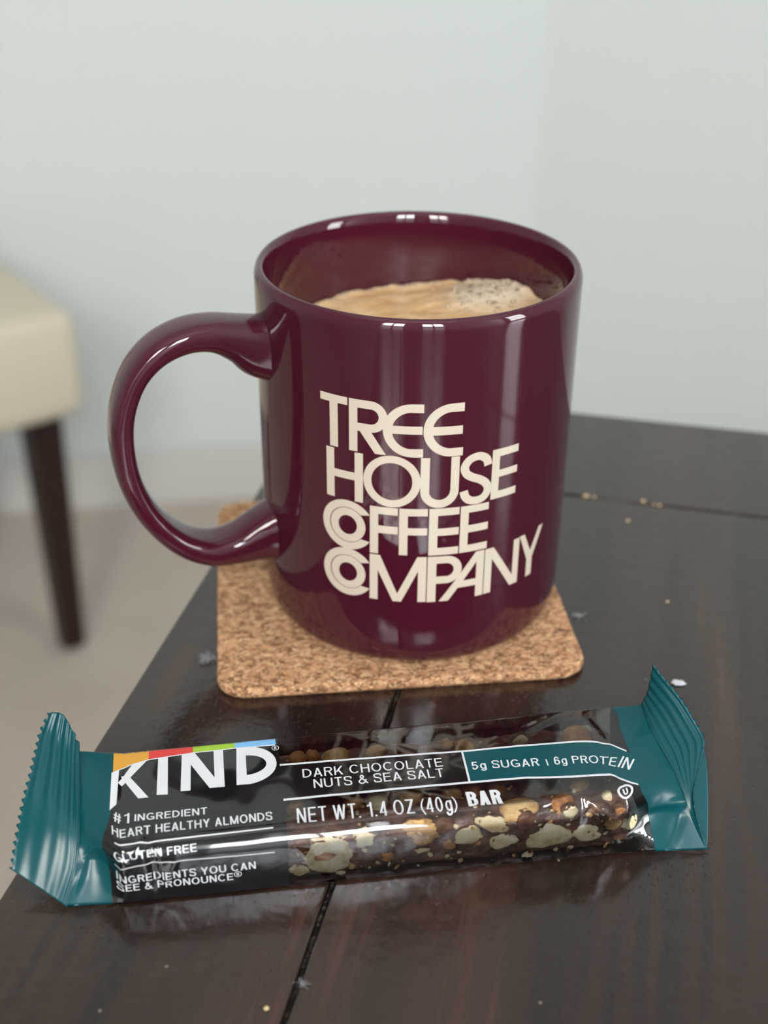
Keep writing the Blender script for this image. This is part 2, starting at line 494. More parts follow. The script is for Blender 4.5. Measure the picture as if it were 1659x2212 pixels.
# ================================================================== the coaster
m_cork = mat('cork', (0.45, 0.24, 0.12), 0.85, 0.2)
v = coords(m_cork)
wn_ = nd(m_cork, 'ShaderNodeTexNoise', Scale=500.0, Detail=3.0)
ln(m_cork, v, wn_.inputs['Vector'])
wmix = nd(m_cork, 'ShaderNodeMixRGB'); wmix.blend_type = 'ADD'; wmix.inputs[0].default_value = 0.0013
ln(m_cork, v, wmix.inputs[1]); ln(m_cork, wn_.outputs['Color'], wmix.inputs[2])
sc = nd(m_cork, 'ShaderNodeMapping'); sc.inputs['Scale'].default_value = (1, 1.7, 1.7); sc.inputs['Rotation'].default_value = (0, 0, 0.2)
ln(m_cork, wmix.outputs[0], sc.inputs['Vector'])
vo = nd(m_cork, 'ShaderNodeTexVoronoi', Scale=760.0); ln(m_cork, sc.outputs[0], vo.inputs['Vector'])
ve = nd(m_cork, 'ShaderNodeTexVoronoi', Scale=760.0); ve.feature = 'DISTANCE_TO_EDGE'; ln(m_cork, sc.outputs[0], ve.inputs['Vector'])
sepc = nd(m_cork, 'ShaderNodeSeparateColor'); ln(m_cork, vo.outputs['Color'], sepc.inputs[0])
cellc = ramp(m_cork, sepc.outputs[0], [(0.0, (0.26, 0.115, 0.055)), (0.16, (0.47, 0.24, 0.12)), (0.55, (0.60, 0.335, 0.175)), (1.0, (0.74, 0.46, 0.265))])
edge = ramp(m_cork, ve.outputs[0], [(0.0, (1, 1, 1)), (0.16, (0, 0, 0))])
n3 = noise_tex(m_cork, v, 420, 3)
spots = ramp(m_cork, n3.outputs[0], [(0.44, (0, 0, 0)), (0.56, (1, 1, 1))])
em = nd(m_cork, 'ShaderNodeMath', operation='MULTIPLY'); ln(m_cork, edge, em.inputs[0]); ln(m_cork, spots, em.inputs[1])
mc = nd(m_cork, 'ShaderNodeMixRGB'); mc.inputs[2].default_value = (0.10, 0.042, 0.02, 1)
ln(m_cork, em.outputs[0], mc.inputs[0]); ln(m_cork, cellc, mc.inputs[1])
ln(m_cork, mc.outputs[0], bsdf(m_cork).inputs['Base Color'])
bh = nd(m_cork, 'ShaderNodeMath', operation='SUBTRACT'); ln(m_cork, sepc.outputs[1], bh.inputs[0]); ln(m_cork, edge, bh.inputs[1])
bump(m_cork, bh.outputs[0], 0.5, 0.0005)

CT, CS, CR = 0.00285, 0.0964, 0.0075
def coaster_outline(n=9, step=0.0009):
    out, h = [], CS / 2
    for k, (sx, sy) in enumerate(((1, -1), (1, 1), (-1, 1), (-1, -1))):
        for i in range(n):
            t = math.radians(-90 + 90 * k + 90 * i / (n - 1))
            out.append((sx * (h - CR) + CR * math.cos(t), sy * (h - CR) + CR * math.sin(t)))
    dense = []
    for a, b in zip(out, out[1:] + out[:1]):
        m_ = max(1, int(math.dist(a, b) / step))
        dense += [(a[0] + (b[0] - a[0]) * j / m_, a[1] + (b[1] - a[1]) * j / m_) for j in range(m_)]
    return dense
ol = coaster_outline()
verts, faces, N = [], [], len(ol)
rows = [(0.9925, 0.0), (1.0, 0.0006), (1.0015, 0.0012), (1.0, 0.0020), (0.9955, 0.00265), (0.988, CT)]
for ri, (f, z) in enumerate(rows):
    for x, y in ol:
        j = noise.noise((x * 900, y * 900, z * 1200)) * 0.00028 if 0 < ri < 5 else 0
        l = math.hypot(x, y)
        verts.append((x * f + x / l * j, y * f + y / l * j, z + (0 if ri in (0, 5) else j * 0.4)))
for ri in range(len(rows) - 1):
    for k in range(N):
        k2 = (k + 1) % N
        faces.append((ri * N + k, ri * N + k2, (ri + 1) * N + k2, (ri + 1) * N + k))
faces.append(tuple(range(N))[::-1]); faces.append(tuple((len(rows) - 1) * N + k for k in range(N)))
coaster = pymesh('coaster', verts, faces, m=m_cork)
coaster.location = (0.00056, 0.30783, TZ + 0.0002)
coaster.rotation_euler = (0, 0, 0.11366)
tag(coaster, 'square cork coaster with rounded corners under the burgundy mug', 'coaster')

# ================================================================== the mug
m_glaze = mat('burgundy_glaze', (0.055, 0.0064, 0.0150), 0.03, 0.62, 0.0)
m_print = mat('cream_print', (0.60, 0.52, 0.415), 0.2, 0.5)
MR, MH, MZ = 0.041, 0.0963, TZ + CT + 0.0004
mug = empty('mug', (0.00795, 0.30549, MZ))
tag(mug, 'glossy burgundy ceramic mug with cream lettering standing on the cork coaster', 'mug')
prof = [(0.0005, 0.0014), (0.030, 0.0014), (0.0325, 0.0006), (0.034, 0.0), (0.0365, 0.0), (0.0381, 0.0005), (0.0393, 0.0014), (0.0402, 0.0030), (0.0406, 0.0050), (0.0409, 0.0085), (MR, 0.013)]
prof += [(MR, z * 0.001) for z in (18, 25, 35, 50, 65, 80, 88, 92)]
prof += [(MR, MH - .0026), (MR - .0001, MH - .0019), (MR - .0004, MH - .0010), (MR - .0009, MH - .0003), (MR - .0015, MH), (MR - .0021, MH - .0003), (MR - .0026, MH - .0010), (MR - .0029, MH - .0019), (MR - .0031, MH - .0032)]
prof += [(MR - .0034, MH - .007), (MR - .0036, MH - .015)] + [(MR - .0037, z * 0.001) for z in (70, 50, 30, 16)] + [(0.0355, 0.011), (0.033, 0.0078), (0.029, 0.0064), (0.0005, 0.0060)]
body = lathe(prof, 192, 'mug_body', mug, m_glaze)

def handle():
    PHI = math.radians(70)
    ex = Vector((-math.sin(PHI), -math.cos(PHI), 0)); ey = Vector((math.cos(PHI), -math.sin(PHI), 0)) * -1
    #     r     z     half thickness, half width (mm)
    ctl = [(37.5, 78.2, 8.8, 7.4), (42.5, 79.4, 7.6, 6.6), (47.5, 81.8, 5.5, 6.4), (53.5, 83.9, 4.1, 6.5), (60, 84.0, 3.5, 6.6), (66.6, 81.6, 3.2, 6.5), (71.8, 77.0, 3.0, 6.3), (75.2, 70.9, 2.9, 6.2),
           (77.1, 64.0, 2.9, 6.1), (77.5, 56.0, 2.9, 6.1), (76.5, 47.5, 2.95, 6.1), (73.7, 39.3, 3.0, 6.2), (69.2, 32.0, 3.1, 6.3), (63.6, 26.4, 3.3, 6.4), (57, 23.4, 3.7, 6.5), (50.5, 23.4, 4.5, 6.4), (44.5, 24.7, 6.4, 6.5), (41, 25.3, 7.8, 6.9), (37.5, 25.6, 9.2, 7.6)]
    pts = catmull(ctl, 6); seg = 32; verts, faces = [], []
    for i, (r, z, a, b) in enumerate(pts):
        p0, p1 = pts[max(0, i - 1)], pts[min(len(pts) - 1, i + 1)]
        t = Vector((p1[0] - p0[0], p1[1] - p0[1])).normalized(); nn = Vector((-t.y, t.x))
        for k in range(seg):
            q = 2 * math.pi * k / seg; c, s = math.cos(q), math.sin(q)
            ca, sb = math.copysign(abs(c) ** 0.68, c) * a, math.copysign(abs(s) ** 0.68, s) * b
            verts.append((ex * (r + nn.x * ca) + ey * sb + Vector((0, 0, z + nn.y * ca))) * MM)
    n = len(pts)
    for i in range(n - 1):
        for k in range(seg):
            k2 = (k + 1) % seg
            faces.append((i * seg + k, i * seg + k2, (i + 1) * seg + k2, (i + 1) * seg + k))
    return pymesh('handle', verts, faces, mug, m_glaze, True)
handle()

def on_mug(x, y):
    r = MR + 0.00007
    return (r * math.sin(x / 41.0), -r * math.cos(x / 41.0), y * MM)
S21 = 2.1
word = {}
T = rect
word['TREE'] = [T(-24.55, -17.2, 74.0, 76.0), T(-21.95, -19.75, 62.4, 74.2), T(-16.8, -14.65, 62.35, 76.0), T(-14.8, -11.4, 73.9, 76.0), T(-14.8, -11.4, 67.9, 70.0),
    ((-14.4, 68.4), (-11.5, 68.4), (-7.64, 62.45), (-10.3, 62.45))] + arc(-11.4, 71.95, 4.05, 4.05, 1.95, 1.95, -90, 90) \
    + arc(-1.55, 69.15, 6.9, 6.9, 4.75, 4.75, 90, 270, 30) + [T(-1.6, 1.1, 73.85, 76.05), T(-1.6, 1.1, 62.25, 64.45), T(-7.2, 0.85, 68.25, 70.35)] \
    + arc(7.95, 69.15, 6.9, 6.9, 4.75, 4.75, 90, 270, 30) + [T(7.9, 10.6, 73.85, 76.05), T(7.9, 10.6, 62.25, 64.45), T(2.2, 10.35, 68.0, 70.2)]
word['HOUSE'] = [T(-23.05, -20.85, 48.6, 62.0), T(-15.4, -13.25, 48.55, 62.0), T(-21, -15.2, 54.35, 56.45)] + arc(-6.22, 55.4, 6.95, 7.0, 4.95, 5.05, 0, 360, 56) \
    + [T(0.65, 2.8, 52.9, 62.1), T(7.9, 9.95, 52.9, 62.1)] + arc(5.3, 53.05, 4.65, 4.65, 2.55, 2.45, 180, 360, 28) \
    + stroke([(17.35, 58.5), (16.9, 60.2), (15.6, 61.2), (14.2, 61.4), (12.4, 60.7), (11.3, 58.9), (11.8, 57.1), (13.3, 55.95), (15.3, 55.0), (16.9, 53.7), (17.55, 52.1), (17.0, 50.5), (15.9, 49.6), (14.4, 49.35), (12.8, 49.7), (11.7, 50.8), (11.25, 52.4)], S21, 5) \
    + [T(18.45, 20.55, 48.6, 62.2), T(20.4, 26.0, 60.15, 62.2), T(20.4, 25.95, 54.5, 56.45), T(20.4, 25.85, 48.6, 50.65)]
def co(z): return arc(-17.4, z, 6.95, 6.95, 4.92, 4.92, 33, 327, 44, 44, 316) + arc(-17.35, z, 4.72, 4.78, 2.5, 2.68, 0, 360, 44)
word['COFFEE'] = co(41.5) + [T(-11.5, -9.4, 34.8, 48.2), T(-9.5, -4.62, 46.15, 48.2), T(-9.5, -4.58, 40.8, 42.95), T(-4.25, -2.15, 34.95, 48.2), T(-2.3, 2.62, 46.15, 48.2), T(-2.3, 2.6, 40.75, 42.8),
    T(3.0, 5.15, 34.9, 48.2), T(5, 10.4, 46.15, 48.2), T(5, 10.42, 40.45, 42.55), T(5, 10.45, 34.9, 37.0), T(10.75, 12.85, 34.9, 48.15), T(12.7, 18.13, 46.15, 48.15), T(12.7, 18.15, 40.5, 42.6), T(12.7, 18.18, 34.9, 36.95)]
word['COMPANY'] = co(27.75) + [T(-11.52, -9.45, 21.15, 34.45), T(0.62, 2.68, 21.15, 34.5), ((-11.4, 34.45), (-8.9, 34.45), (-3.55, 21.1), (-5.6, 21.1)), ((0.35, 34.5), (2.5, 34.5), (-3.5, 21.1), (-5.55, 21.1)),
    T(2.93, 5.15, 21.05, 34.5), T(5, 7.6, 32.4, 34.5), T(5, 7.6, 26.45, 28.6), ((5.97, 21.1), (8.4, 21.1), (17.6, 34.55), (15.3, 34.55)), T(15.55, 17.65, 21.1, 34.5), T(9.9, 15.7, 24.6, 26.6),
    T(17.88, 19.95, 21.15, 34.5), T(26.6, 28.6, 21.2, 34.6), ((17.95, 34.5), (20.3, 34.5), (28.4, 21.2), (26.0, 21.2)), ((28.65, 34.75), (30.4, 34.75), (34.0, 26.7), (31.8, 26.7)), ((36.1, 34.8), (38.0, 34.8), (34.0, 26.7), (31.8, 26.7)), T(31.8, 34.0, 21.35, 27.0)] \
    + arc(7.6, 30.45, 4.05, 4.05, 1.95, 1.95, -90, 90)
for k, quads in word.items(): lay('printed_word', quads, on_mug, 0.7, mug, m_print)

# ================================================================== the coffee
m_foam = mat('coffee_foam', (0.52, 0.32, 0.15), 0.4, 0.5)
v = coords(m_foam)
f1 = noise_tex(m_foam, coords(m_foam, (1, 1.6, 1)), 85, 6, 0.6)
fc = ramp(m_foam, f1.outputs[0], [(0.32, (0.46, 0.255, 0.105)), (0.50, (0.64, 0.40, 0.195)), (0.68, (0.76, 0.55, 0.33))])
fv = nd(m_foam, 'ShaderNodeTexVoronoi', Scale=330.0); ln(m_foam, v, fv.inputs['Vector'])
fb = ramp(m_foam, fv.outputs['Distance'], [(0.22, (1, 1, 1)), (0.36, (0, 0, 0))])
fpos = nd(m_foam, 'ShaderNodeVectorMath', operation='DISTANCE'); fpos.inputs[1].default_value = (0.021, 0.024, 0.002)
ln(m_foam, v, fpos.inputs[0])
fmask = ramp(m_foam, fpos.outputs['Value'], [(0.007, (1, 1, 1)), (0.016, (0, 0, 0))])
fl = nd(m_foam, 'ShaderNodeVectorMath', operation='LENGTH'); ln(m_foam, v, fl.inputs[0])
frim = ramp(m_foam, fl.outputs['Value'], [(0.0352, (0, 0, 0)), (0.0366, (1, 1, 1))])
fmx = nd(m_foam, 'ShaderNodeMath', operation='MAXIMUM'); ln(m_foam, fmask, fmx.inputs[0]); ln(m_foam, frim, fmx.inputs[1])
pale = nd(m_foam, 'ShaderNodeMixRGB'); pale.inputs[2].default_value = (0.62, 0.51, 0.38, 1)
ln(m_foam, fmx.outputs[0], pale.inputs[0]); ln(m_foam, fc, pale.inputs[1])
fbm = nd(m_foam, 'ShaderNodeMath', operation='MULTIPLY'); ln(m_foam, fb, fbm.inputs[0]); ln(m_foam, fmx.outputs[0], fbm.inputs[1])
fbm2 = nd(m_foam, 'ShaderNodeMath', operation='MULTIPLY'); fbm2.inputs[1].default_value = 0.75; ln(m_foam, fbm.outputs[0], fbm2.inputs[0])
dark = nd(m_foam, 'ShaderNodeMixRGB'); dark.inputs[2].default_value = (0.10, 0.055, 0.03, 1)
ln(m_foam, fbm2.outputs[0], dark.inputs[0]); ln(m_foam, pale.outputs[0], dark.inputs[1])
ln(m_foam, dark.outputs[0], bsdf(m_foam).inputs['Base Color'])
bump(m_foam, f1.outputs[0], 0.6, 0.0012)
m_bubble = mat('foam_bubble', (0.42, 0.33, 0.23), 0.12, 0.6)

CFZ, CFR = 0.0758, MR - 0.0038
def foam_z(x, y):
    r = math.hypot(x, y)
    z = 0.0034 * math.exp(-(((x - .024) / .015) ** 2 + ((y - .024) / .013) ** 2)) + 0.062 * max(-0.03, x)
    z += 0.00055 * noise.noise((x * 90, y * 130, 0.3)) + 0.00022 * noise.noise((x * 330, y * 420, 4))
    z += 0.0009 * max(0, (r - 0.0345) / 0.0025) * (0.6 + noise.noise((x * 260, y * 260, 9)))
    return z
verts, faces, NR, NA = [(0, 0, foam_z(0, 0))], [], 60, 180
for i in range(1, NR + 1):
    for k in range(NA):
        t = 2 * math.pi * k / NA; r = CFR * i / NR
        x, y = r * math.cos(t), r * math.sin(t)
        verts.append((x, y, foam_z(x, y)))
for k in range(NA): verts.append((CFR * .999 * math.cos(2 * math.pi * k / NA), CFR * .999 * math.sin(2 * math.pi * k / NA), -0.02))
for k in range(NA): faces.append((0, 1 + k, 1 + (k + 1) % NA))
for i in range(NR):
    for k in range(NA):
        k2 = (k + 1) % NA; b = 1 + i * NA
        faces.append((b + k, b + NA + k, b + NA + k2, b + k2))
faces.append(tuple(1 + NR * NA + k for k in range(NA))[::-1])
coffee = pymesh('coffee', verts, faces, m=m_foam, smooth=True)
coffee.location = (mug.location.x, mug.location.y, MZ + CFZ)
tag(coffee, 'tan foam-topped coffee filling the burgundy mug almost to its rim', 'coffee')
bm = bmesh.new()
for i in range(330):
    if i < 260:
        t = random.uniform(0, 2 * math.pi); r = CFR - random.uniform(0.0004, 0.0018); x, y = r * math.cos(t), r * math.sin(t)
        rad = random.uniform(0.00018, 0.00055)
    else:
        x, y = random.gauss(0.021, 0.006), random.gauss(0.023, 0.006); rad = random.choice((0.0003, 0.0005, 0.0007))
        if math.hypot(x, y) > CFR - rad: continue
    bmesh.ops.create_icosphere(bm, subdivisions=2, radius=rad, matrix=Matrix.Translation((x, y, foam_z(x, y) + rad * 0.05)))
froth = bmobj('froth_bubbles', bm, coffee, m_bubble, True)
froth['kind'] = 'stuff'

# ================================================================== the snack bar
BH, BW = 15.0, 31.0
INNER_L = [(0, (-9.1, 0.4, 0.3)), (4, (-7.3, 3.6, 5)), (11, (-5.9, 8.2, 10)), (20, (-5.7, 14.4, 14)), (37, (-5.9, 24.2, 17)), (46, (-6.3, 28.4, 18))]
INNER_R = [(0, (128.9, -1.7, 0.3)), (7, (126.7, 3.2, 5)), (11, (126.0, 6.0, 8)), (17, (124.6, 11.7, 12)), (31, (122.2, 20.3, 15.5)), (46, (122.0, 28.8, 17))]
CREASES = []          # (s0, u0, s1, u1, half_width, amplitude) in mm

def lerp3(a, b, t): return tuple(a[i] + (b[i] - a[i]) * t for i in range(3))

def along(line, u):
    for (u0, a), (u1, b) in zip(line, line[1:]):
        if u <= u1: return lerp3(a, b, (u - u0) / (u1 - u0))
    return line[-1][1]

def section(u, h):
    """rounded box cross-section: u runs up the front face, over the top, down the back, under the bottom -> (n, z)"""
    u %= 2 * (BH + BW)
    for c, (cn, cz), r, a0 in ((BH, (0, BH), 3.6, 180), (BH + BW, (BW, BH), 0.8, 90), (2 * BH + BW, (BW, 0), 1.2, 0)):
        if abs(u - c) < r:
            f = (u - c + r) / (2 * r); a = math.radians(a0 - 90 * f)
            ox = cn + (r if cn == 0 else -r); oz = cz + (r if cz == 0 else -r)
            n, z = ox + r * math.cos(a), oz + r * math.sin(a)
            break
    else:
        if u < BH: n, z = 0, u
        elif u < BH + BW: n, z = u - BH, BH
        elif u < 2 * BH + BW: n, z = BW, 2 * BH + BW - u
        else: n, z = 2 * (BH + BW) - u, 0
    if u < BH: n -= 0.35 * math.sin(math.pi * u / BH)
    elif u < BH + BW: z += 0.25 * math.sin(math.pi * (u - BH) / BW)
    return n, z * h / BH

def height(s): return 14.4 + 0.7 * min(1, max(0, s / 60)) + 0.5 * min(1, max(0, (s - 92) / 14))

def raw(s, u):
    if 3 <= s <= 110:
        n, z = section(u, height(s)); return (s, n, z + 0.05)
    left = s < 3
    e = 3 if left else 110
    t = (3 - s) / 9 if left else (s - 110) / 12
    n, z = section(u, height(e))
    line = INNER_L if left else INNER_R
    uu = u if u <= BH + BW else (2 * (BH + BW) - u)
    p = lerp3((e, n, z + 0.05), along(line, uu), min(1, max(0, t)))
    if u < BH:                                   # the gusset folds inwards
        k = math.sin(math.pi * min(1, t)) * (1 - abs(2 * u / BH - 1))
        p = (p[0], p[1] + 3.0 * k, p[2])
    return p

def dent(s, u):
    d = 0.0
    for s0, u0, s1, u1, w, a in CREASES:
        ex, ey = s1 - s0, u1 - u0
        t = min(1, max(0, ((s - s0) * ex + (u - u0) * ey) / (ex * ex + ey * ey)))
        q = math.hypot(s - s0 - t * ex, u - u0 - t * ey)
        if q < w: d += a * (1 - q / w) * math.sin(math.pi * (0.12 + 0.76 * t))
    d += 0.025 * math.sin(0.31 * s + 0.5 * u) + 0.02 * math.sin(0.83 * s - 0.37 * u + 1) * math.sin(0.2 * u)
    return d

def film(s, u, off=0.0):
    p = raw(s, u); e = 0.15
    a, b = raw(s + e, u), raw(s - e, u)
    c, f = raw(s, u + e), raw(s, u - e)
    x = [a[i] - b[i] for i in range(3)]; y = [c[i] - f[i] for i in range(3)]
    n = (x[1] * y[2] - x[2] * y[1], x[2] * y[0] - x[0] * y[2], x[0] * y[1] - x[1] * y[0])
    l = math.sqrt(sum(q * q for q in n)) or 1
    k = (off + dent(s, u)) / l
    return (p[0] + n[0] * k, p[1] + n[1] * k, max(0.02, p[2] + n[2] * k))

CREASES[:] = [(115.5, 9.5, 121.5, 10.5, 1.3, 0.6), (117, 0.8, 121.5, 9.5, 1.2, -0.5), (-0.8, 13.0, -4.4, 8.0, 1.2, 0.5), (-4.4, 8.0, -5.8, 1.0, 1.2, 0.5), (0.0, 17.2, 114, 17.2, 1.5, 0.27), (8.6, 20.6, 10.4, 2.5, 1.5, -0.55), (10.4, 2.5, 14.4, 12.4, 1.3, 0.45), (6.0, 14.8, 8.6, 20.6, 1.2, 0.4), (0.2, 14.8, 6.2, 12.4, 1.3, -0.5), (0.4, 13.6, 0.9, 8.5, 0.9, 0.4),
              (100.6, 17.8, 107.3, 9.3, 1.1, 0.6), (100.6, 17.8, 99.5, 9.2, 1.3, -0.5), (100.6, 17.8, 92.6, 16.4, 1.2, 0.4), (104.9, 8.5, 108.7, 1.6, 1.0, -0.5), (107.3, 9.3, 109.4, 12.0, 0.9, 0.45),
              (108.6, 3.0, 112.4, 4.6, 1.0, 0.5), (112.4, 4.6, 115.0, 0.6, 1.0, 0.5), (107.8, 43.4, 113.0, 45.6, 1.3, 0.5), (104.0, 45.2, 92, 39.6, 1.6, 0.4), (108.0, 43.6, 110.5, 33, 1.2, -0.4)]

BA = math.atan2(0.14503292, 0.98942683)
snack = empty('snack_bar', (-0.0562, 0.1872, TZ + 0.0003), BA)
tag(snack, 'chocolate nut bar in a black, teal and clear wrapper lying before the coaster', 'snack bar')
m_black = mat('black_print', (0.006, 0.006, 0.0065), 0.10, 0.5, 0.5, 0.03)
m_teal = mat('teal_print', (0.0028, 0.062, 0.074), 0.24, 0.32)
m_white = mat('white_print', (0.64, 0.65, 0.68), 0.3, 0.4)
m_band = [mat('amber_print', (0.62, 0.30, 0.035), 0.25), mat('red_print', (0.60, 0.045, 0.04), 0.25), mat('green_print', (0.30, 0.50, 0.03), 0.25), mat('blue_print', (0.18, 0.42, 0.72), 0.25)]
m_film = bpy.data.materials.new('clear_film')
m_film.use_nodes = True
g = m_film.node_tree; g.nodes.remove(bsdf(m_film))
ft, fg, fm, fr = (g.nodes.new(k) for k in ('ShaderNodeBsdfTransparent', 'ShaderNodeBsdfGlossy', 'ShaderNodeMixShader', 'ShaderNodeFresnel'))
ft.inputs['Color'].default_value = (0.99, 0.99, 0.99, 1)
fg.inputs['Roughness'].default_value = 0.035
fr.inputs['IOR'].default_value = 1.85
g.links.new(fr.outputs[0], fm.inputs[0]); g.links.new(ft.outputs[0], fm.inputs[1]); g.links.new(fg.outputs[0], fm.inputs[2])
g.links.new(fm.outputs[0], g.nodes['Material Output'].inputs[0])

def to_m(p): return (p[0] * MM, p[1] * MM, p[2] * MM)
PER = 2 * (BH + BW)
US = [0.0]
while US[-1] < PER - 0.01: US.append(min(PER, US[-1] + (0.5 if US[-1] < 47 else 1.6)))
def tube(name, ss, m):
    """the wrapper between the cross-sections ss"""
    verts, faces, nu = [], [], len(US) - 1
    for s in ss:
        for u in US[:-1]:
            verts.append(to_m(film(s(u) if callable(s) else s, u)))
    for i in range(len(ss) - 1):
        for j in range(nu):
            j2 = (j + 1) % nu
            faces.append((i * nu + j, (i + 1) * nu + j, (i + 1) * nu + j2, i * nu + j2))
    return pymesh(name, verts, faces, snack, m, True)
def span(a, b, step):
    n = max(1, round((b - a) / step)); return [a + (b - a) * i / n for i in range(n + 1)]
def edge_left(u): return 0.9 - 1.8 * math.exp(-((u - 14) / 7.0) ** 2)
def edge_right(u): return 114.9 - 1.4 * math.exp(-((u - 17) / 4.5) ** 2) + 0.9 * math.exp(-((u - 42) / 4) ** 2)
def blend(ea, eb, n): return [(lambda u, k=k: (ea(u) if callable(ea) else ea) * (1 - k / n) + (eb(u) if callable(eb) else eb) * k / n) for k in range(n + 1)]
label = tube('label_panel', blend(edge_left, 4.0, 8) + span(4.0, 37.25, 0.7)[1:], m_black)
window_ = tube('clear_window', span(37.25, 104.0, 0.7) + blend(104.0, edge_right, 18)[1:], m_film)
window_['label'] = 'clear glossy film window showing the nuts'
seal_l = tube('end_seal', blend(-5.98, edge_left, 12), m_teal)
seal_r = tube('end_seal', blend(edge_right, 121.98, 14), m_teal)

def sheet(name, rows, nv, nw, m, amp, side=1, teeth=0, parent=None):
    """a crimped fin: rows of control points run along the seam, from the seam outwards"""
    def resample(r):
        p = catmull(r, 12); d = [0]
        for a, b in zip(p, p[1:]): d.append(d[-1] + math.dist(a, b))
        out = []; j = 0
        for k in range(nv + 1):
            t = d[-1] * k / nv
            while j < len(d) - 2 and d[j + 1] < t: j += 1
            f = (t - d[j]) / ((d[j + 1] - d[j]) or 1)
            out.append(lerp3(p[j], p[j + 1], min(1, f)))
        return out
    R = [resample(r) for r in rows]
    verts, faces = [], []
    grid = []
    for k in range(nv + 1):
        col = catmull([r[k] for r in R], max(1, nw // (len(rows) - 1)))
        grid.append([Vector(c) for c in col])
    nw = len(grid[0]) - 1
    for k in range(nv + 1):
        for i in range(nw + 1):
            p = grid[k][i]
            dv = grid[min(nv, k + 1)][i] - grid[max(0, k - 1)][i]
            dw = grid[k][min(nw, i + 1)] - grid[k][max(0, i - 1)]
            n = dv.cross(dw)
            n = n.normalized() * side if n.length > 1e-9 else Vector((0, 0, 1))
            f = i / nw; env = min(1, f * 5) * min(1, (1 - f) * 8 + 0.3)
            q = p + n * (amp(k / nv) * env * math.sin(f * 6.0 * 2 * math.pi))
            if teeth and i == nw: q = p + dw.normalized() * (1.15 * abs(((k * teeth / nv) % 1) - 0.5) * 2 - 0.55)
            q.z = max(q.z, 0.05)
            verts.append(to_m(q))
    for k in range(nv):
        for i in range(nw):
            a = k * (nw + 1) + i
            faces.append((a, a + nw + 1, a + nw + 2, a + 1))
    o = pymesh(name, verts, faces, parent or snack, m, True)
    so = o.modifiers.new('thickness', 'SOLIDIFY'); so.thickness = 0.00012; so.offset = 0
    return o
inner = [(-9.1, .4, .3), (-7.3, 3.6, 5), (-5.9, 8.2, 10), (-5.7, 14.4, 14), (-5.9, 24.2, 17), (-6.3, 28.4, 18.3)]
outer = [(-20.3, 6.9, 6), (-19.0, 12.0, 11), (-17.7, 17.1, 15), (-16.6, 20.5, 17.5), (-15.5, 24.3, 20), (-14.2, 29.6, 23), (-12.2, 32.6, 26)]
mid = [(-14.6, 3.4, 3.4), (-13.2, 7.6, 8.6), (-11.9, 12.2, 13.2), (-11.3, 17.6, 16.4), (-10.7, 23.2, 19.6), (-10.2, 27.6, 22.6), (-9.1, 31.0, 26.6)]
near_l = [(-7.6, 1.5, 1.5), (-8.0, 5.2, 7.0), (-7.2, 10.2, 12.2), (-6.9, 15.9, 15.7), (-6.9, 23.6, 19.0), (-6.6, 28.2, 22.5)]
near_l[0] = (-10.6, 1.2, 1.2)
fin_l = sheet('end_fin', [inner, near_l, mid, outer], 108, 36, m_teal, lambda v: 0.05 + 0.33 * min(1, max(0, (v - 0.42) / 0.1)), 1, 19, seal_l)
inner = [(128.9, -1.7, .3), (126.7, 3.2, 5), (126.0, 6.0, 8), (124.6, 11.7, 12), (122.2, 20.3, 15.5), (122.0, 28.8, 17)]
outer = [(129.2, -1.7, .4), (127.2, 4.3, 8.0), (128.7, 8.5, 11.5), (131.5, 13.0, 15), (132.3, 15.2, 17), (131.4, 17.8, 19), (128.7, 22.8, 23), (125.2, 28.0, 26.5), (124.0, 30.0, 28)]
mid = [tuple((a + b) / 2 for a, b in zip(p, q)) for p, q in zip([along(INNER_R, t * 46) for t in (0, .14, .3, .48, .62, .75, .87, 1)], [(129.1, -1.7, .35), (127.6, 3.5, 7.2), (129.2, 9.0, 12), (132.0, 14.6, 16.4), (131.4, 17.8, 18.6), (129.0, 22.6, 22.2), (126.0, 27.0, 24.6), (124.6, 29.4, 25.0)])]
fin_r = sheet('end_fin', [inner, mid, outer], 96, 36, m_teal, lambda v: 0.15 * min(1, max(0, (v - 0.35) / 0.2)), 1, 26, seal_r)
sheet('folded_flap', [[(126.0, 0.5, .35), (125.6, 5.2, 5.0), (126.8, 12.0, 10.5), (130.0, 17.0, 14.5)], [(129.2, -1.5, .6), (131.4, 6.0, 6.6), (132.6, 12.0, 11.6), (132.6, 16.2, 15.4)]], 24, 8, m_teal, lambda v: 0.03, 1, 0, seal_r)

# --- print on the wrapper
def on_film(off): return lambda x, y: to_m(film(x, y, off))
def poly_band(bottom, top_u, s0, s1, n):
    """strip between two lines given as (s, u) polylines"""
    def at(line, s):
        for (a, b), (c, d) in zip(line, line[1:]):
            if s <= c: return b + (d - b) * (s - a) / (c - a)
        return line[-1][1]
    out = []
    for i in range(n):
        a, b = s0 + (s1 - s0) * i / n, s0 + (s1 - s0) * (i + 1) / n
        out.append(((a, at(bottom, a)), (b, at(bottom, b)), (b, at(top_u, b)), (a, at(top_u, a))))
    return out
def shift(line, d): return [(s, u + d) for s, u in line]
TOPL = [(37.0, 36.1), (60, 35.4), (78, 34.9), (91, 35.0), (104, 34.3), (108, 33.6), (111, 32.3), (114.6, 27.6), (116, 26)]
BOTL = [(37.0, 25.6), (77, 25.4), (90, 25.2), (100.5, 23.9), (109, 23.2), (111, 20.6), (113.5, 17.6), (116, 15)]
lay('banner', poly_band(BOTL, TOPL, 37.0, 77.7, 40), on_film(0.02), 0.8, window_, m_black)['label'] = 'black banner across the clear window'
def teal_edge(ss): return ss
lay('banner', poly_band(BOTL, TOPL, 77.7, 115.3, 50), on_film(0.02), 0.8, window_, m_teal)['label'] = 'teal banner across the clear window'
